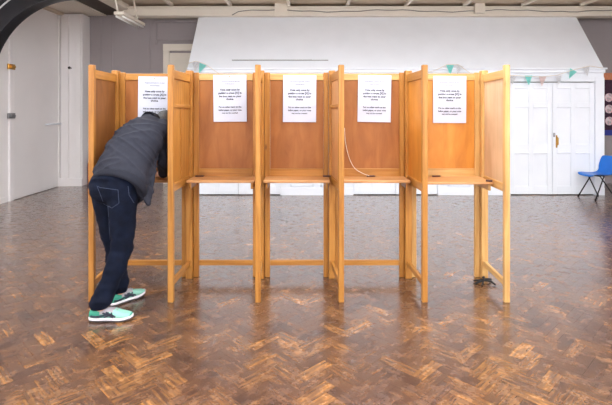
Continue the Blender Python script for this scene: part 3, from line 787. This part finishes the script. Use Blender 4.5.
def jacket():
    mb = MB()
    # torso rings from hem to collar: (t along the spine, right half width, ventral half depth, ventral offset, extra right shift)
    secs = [(-.03, .222, .165, .035, .035), (.06, .228, .172, .034, .026), (.14, .228, .172, .032, .016), (.26, .222, .166, .03, .0), (.45, .225, .160, .03, 0), (.66, .228, .150, .02, 0),
            (.82, .205, .130, .012, 0), (.93, .150, .105, .005, 0), (1.0, .095, .085, 0, 0), (1.05, .072, .072, 0, 0)]
    rings = []; ln = (N0-P0).length
    for t, a, b, vo, rs in secs:
        c = P0+S*ln*t+VV*vo+RV*rs
        bow = .045*math.sin(math.pi*min(1, max(0, t)))          # rounded back
        c = c-VV*bow
        r = ell(c, RV, VV, a, b)
        if t < .10:
            for k, p in enumerate(r):                           # the front corner hangs lower
                q = (p-c).dot(RV)/a*.6+(p-c).dot(VV)/b*.6
                p -= S*max(0, q)*(.015 if t < 0 else .01)
        rings.append(r)
    mb.loft(rings)
    for s, e, w in ((shR, elR, wrR), (shL, elL, wrL)):
        chain(mb, [v4(N0-S*.12, .085), v4(s-S*.03, .078), v4(s, .071), v4(s.lerp(e, .5), .064), v4(e, .058), v4(e.lerp(w, .5), .05), v4(e.lerp(w, .9), .042)])
    # open front flap hanging to a point below the arm
    fa, fb, fc, fd = px(157, 155, 3.66), px(149, 204, 3.40), px(136, 187, 3.36), px(146, 175, 3.46)
    for a_, b_ in ((fa, px(154, 172, 3.56)), (px(154, 172, 3.56), fb), (px(154, 172, 3.56), fd), (fa, fb), (fa, fd), (fd, fb), (fd, fc), (fc, fb), (fa.lerp(fb, .5), fc), (fa.lerp(fb, .75), fc), (fa.lerp(fb, .25), fd)):
        chain(mb, [v4(a_, .020 if a_ is not fb else .013), v4(b_, .013 if b_ is fb else .02)])
    for v in mb.bm.verts: v.co -= BO
    me = remesh(mb, .008, 10, 'jacket')
    # soft folds across the back and sleeves
    me.calc_normals_split if False else None
    vn = [v.normal.copy() for v in me.vertices]
    for v, n in zip(me.vertices, vn):
        p = v.co+BO; u = (p-P0).dot(S); w = (p-P0).dot(RV)
        q = .8*noise.noise(Vector((w*2.2+u*1.5, u*8, 1.3)))
        r1 = 1-abs(noise.noise(Vector((w*2.6+2+p.z, u*11-w*4, 5.1))))*2.4; r2 = 1-abs(noise.noise(Vector((w*3.4-p.z*2, u*19+w*9, 9.4))))*2.4
        v.co += n*(.010*q+.014*max(0, r1)**1.5+.009*max(0, r2)**1.5-.009)
    j = link('jacket', me, 'jacket', person, True)
    # ribbed hem band and collar
    hb = MB(); t, a, b, vo, rs = secs[0]
    def hemring(dt, g):
        c0 = P0+S*ln*t+VV*vo+RV*rs; out = []
        for p in ell(c0, RV, VV, a+g, b+g, 40):
            q = (p-c0).dot(RV)/a*.6+(p-c0).dot(VV)/b*.6
            out.append(p-S*max(0, q)*.015+S*dt)
        return out
    hb.loft([hemring(-.012, -.008), hemring(-.016, .006), hemring(.0, .012), hemring(.03, .013), hemring(.045, .009), hemring(.03, -.01)], closed_ends=False)
    for v in hb.bm.verts: v.co -= BO
    hb.build('hem_band', 'jacket_band', j, True)
    cb = MB(); cr = []
    A = (HC-N0).normalized()
    for dt, r_ in ((-.045, .086), (-.01, .083), (.022, .080), (.026, .074), (.0, .070), (-.04, .07)):
        cr.append(ell(N0+S*.0+A*dt-VV*.004, RV, A.cross(RV), r_*1.02, r_, 28))
    cr.append(cr[0]); cb.loft(cr, closed_ends=False)
    for v in cb.bm.verts: v.co -= BO
    cb.build('collar', 'jacket_band', j, True)
    for w, e in ((wrR, elR), (wrL, elL)):
        kb = MB(); d = (w-e).normalized(); kb.tube([e.lerp(w, .86), e.lerp(w, .88), e.lerp(w, 1.0)], [.040, .044, .037], 16)
        for v in kb.bm.verts: v.co -= BO
        kb.build('cuff', 'jacket_band', j, True)
    return j
jacket()

def jeans():
    mb = MB()
    mb.loft([ell(P0+S*z, RV, Vector((.5, .87, 0)) if False else VV, a, b) for z, a, b in ((.10, .16, .115), (.02, .178, .128), (-.06, .18, .13))])
    chain(mb, [v4(P0-RV*.06+Vector((0, -.01, -.03)), .12), v4(P0+RV*.06+Vector((0, -.01, -.03)), .12)])
    for h, k, a, f in ((hipR, kneeR, ankR, 1), (hipL, kneeL, ankL, 1)):
        chain(mb, [v4(h+Vector((0, 0, .02)), .112), v4(h.lerp(k, .35), .100), v4(k, .080), v4(k.lerp(a, .4), .074), v4(k.lerp(a, .72)+Vector((-.003, 0, 0)), .071), v4(a+Vector((-.004, -.003, .03)), .074)])
    for v in mb.bm.verts: v.co -= BO
    me = remesh(mb, .011, 8, 'jeans')
    vn = [v.normal.copy() for v in me.vertices]
    for v, n in zip(me.vertices, vn):
        p = v.co+BO
        k = 1.5 if p.z < .3 else (1.1 if p.z < .62 else .6)
        q = noise.noise(Vector((p.x*7, p.y*7, p.z*16)))+.6*noise.noise(Vector((p.x*15+4, p.y*15, p.z*30)))
        v.co += n*(.009*k*q)
        if v.co.z < .092: v.co.z = .092+(v.co.z-.092)*.12
    j = link('jeans', me, 'denim', person, True)
    # stitched seams and pockets laid onto the cloth
    from mathutils.bvhtree import BVHTree
    bv = BVHTree.FromPolygons([v.co for v in me.vertices], [p.vertices[:] for p in me.polygons])
    cam = Vector((0, 0, CAMZ))-BO
    def stitch(name, path):
        pts = []
        for (a, b), (c, d) in zip(path, path[1:]):
            for k in range(7):
                q = px(a+(c-a)*k/6, b+(d-b)*k/6, 3.4)-BO
                hit = bv.ray_cast(cam, (q-cam).normalized())
                if hit[0] is not None: pts.append(hit[0]+hit[1]*.0008)
        if len(pts) > 2: MB().tube(pts, .0016, 5).build(name, 'denim_stitch', j, True)
    stitch('pocket_stitching', [(97, 186), (100, 187.5), (118, 190), (119, 203), (112, 208), (104, 204), (97.5, 187)])
    stitch('pocket_stitching', [(128, 186), (129, 195), (134, 203)])
    stitch('side_seam', [(108, 206), (109, 222), (110, 240)])
jeans()

def shoe(ank, d, foot_len=.305):
    d = Vector(d).normalized(); s = Vector((d.y, -d.x, 0))        # s: to the wearer's right
    heel = Vector((ank.x, ank.y, 0))-d*.085
    T = Matrix((( d.x, s.x, 0, heel.x-BO.x), (d.y, s.y, 0, heel.y-BO.y), (0, 0, 1, 0), (0, 0, 0, 1)))
    st = [0, .03, .12, .27, .42, .58, .72, .85, .95, 1.0]
    hw = [.012, .028, .036, .036, .035, .042, .047, .044, .030, .010]
    up = [.062, .078, .088, .086, .092, .084, .066, .053, .043, .032]
    def loop(i, z0, z1, g, n=16):
        x = st[i]*foot_len; w = hw[i]+g
        return [(x, w*math.copysign(abs(math.cos(a))**.75, math.cos(a)), z0+(z1-z0)*(.5+.5*math.copysign(abs(math.sin(a))**.7, math.sin(a)))) for a in [2*math.pi*k/n for k in range(n)]]
    toe = [.006, .002, 0, 0, 0, 0, 0, .004, .010, .016]
    u = MB().loft([loop(i, .022+toe[i], up[i]+toe[i]*.6, 0) for i in range(10)]).xform(T)
    for f in u.bm.faces:                                          # colour blocks: teal heel and toe, grey tongue, mint side
        c = f.calc_center_median(); L = (Matrix(T).inverted() @ c)
        x = L.x/foot_len
        f.material_index = 0 if x < .22 or x > .93 else (2 if .30 < x < .62 and L.z > .066 else (1 if x > .45 else 2 if x > .27 and L.z > .055 else 0))
    sh = u.build('shoe', ['shoe_teal', 'shoe_mint', 'shoe_grey'], person, True)
    MB().loft([loop(i, .008+toe[i], .030+toe[i], .005) for i in range(10)]).xform(T).build('midsole', 'sole_white', sh, True)
    MB().loft([loop(i, .0+toe[i], .011+toe[i], .003) for i in range(10)]).xform(T).build('outsole', 'sole_dark', sh, True)
    def top(x):
        x /= foot_len
        for a in range(9):
            if st[a] <= x <= st[a+1]:
                k = (x-st[a])/(st[a+1]-st[a]); return hw[a]+(hw[a+1]-hw[a])*k, up[a]+(up[a+1]-up[a])*k
        return hw[-1], up[-1]
    for sgn in (-1, 1):
        sb = MB()
        for path in (((.055, .040), (.10, .046), (.135, .056), (.150, .078)), ((.115, .036), (.145, .046), (.165, .058), (.172, .073)), ((.105, .066), (.135, .055), (.165, .043), (.185, .034)), ((.128, .070), (.158, .058), (.185, .046), (.200, .036)), ((.02, .046), (.055, .040), (.09, .036))):
            pts = []
            for (xa, za), (xb, zb) in zip(path, path[1:]):
                for k in range(4):
                    x, z = xa+(xb-xa)*k/4, za+(zb-za)*k/4; w, h = top(x)
                    zz = (z-.022)/(h-.022)*2-1; zz = max(-.98, min(.98, zz))
                    sn = math.copysign(abs(zz)**(1/.7), zz); cw = max(0, 1-sn*sn)**.375
                    pts.append((x, sgn*(w*cw+.0005), z))
            sb.tube(pts, .0062, 6)
        sb.xform(T).build('side_stripe', 'shoe_navy', sh, True)
    lb = MB()
    for k in range(5):
        x = .125+.017*k; w, h = top(x)
        lb.tube([(x, -w*.62, h-.012), (x+.004, -w*.3, h), (x+.006, 0, h+.002), (x+.004, w*.3, h), (x, w*.62, h-.012)], .0035, 6)
    lb.xform(T).build('laces', 'shoe_grey', sh, True)
shoe(ankR, (1, .05, 0))
shoe(ankL, (.60, .80, 0))

# ------------------------------------------------------------------ camera, world, view
cd = bpy.data.cameras.new('camera'); cam = bpy.data.objects.new('camera', cd); C.objects.link(cam)
cam.location = (0, 0, CAMZ); cam.rotation_euler = (R_(90), 0, 0)
cd.sensor_fit = 'HORIZONTAL'; cd.sensor_width = 36; cd.lens = F/612*36; cd.shift_x = 0; cd.shift_y = -91.5/612
cd.clip_start = .05; cd.clip_end = 60
sc = bpy.context.scene; sc.camera = cam
w = bpy.data.worlds.new('world'); sc.world = w; w.use_nodes = True
w.node_tree.nodes['Background'].inputs['Color'].default_value = (.8, .9, 1, 1); w.node_tree.nodes['Background'].inputs['Strength'].default_value = .5
vs = sc.view_settings; vs.view_transform = 'Standard'; vs.look = 'None'; vs.exposure = .58; vs.gamma = 1; vs.use_curve_mapping = False
sc.cycles.use_denoising = True; sc.cycles.max_bounces = 10; sc.cycles.diffuse_bounces = 6
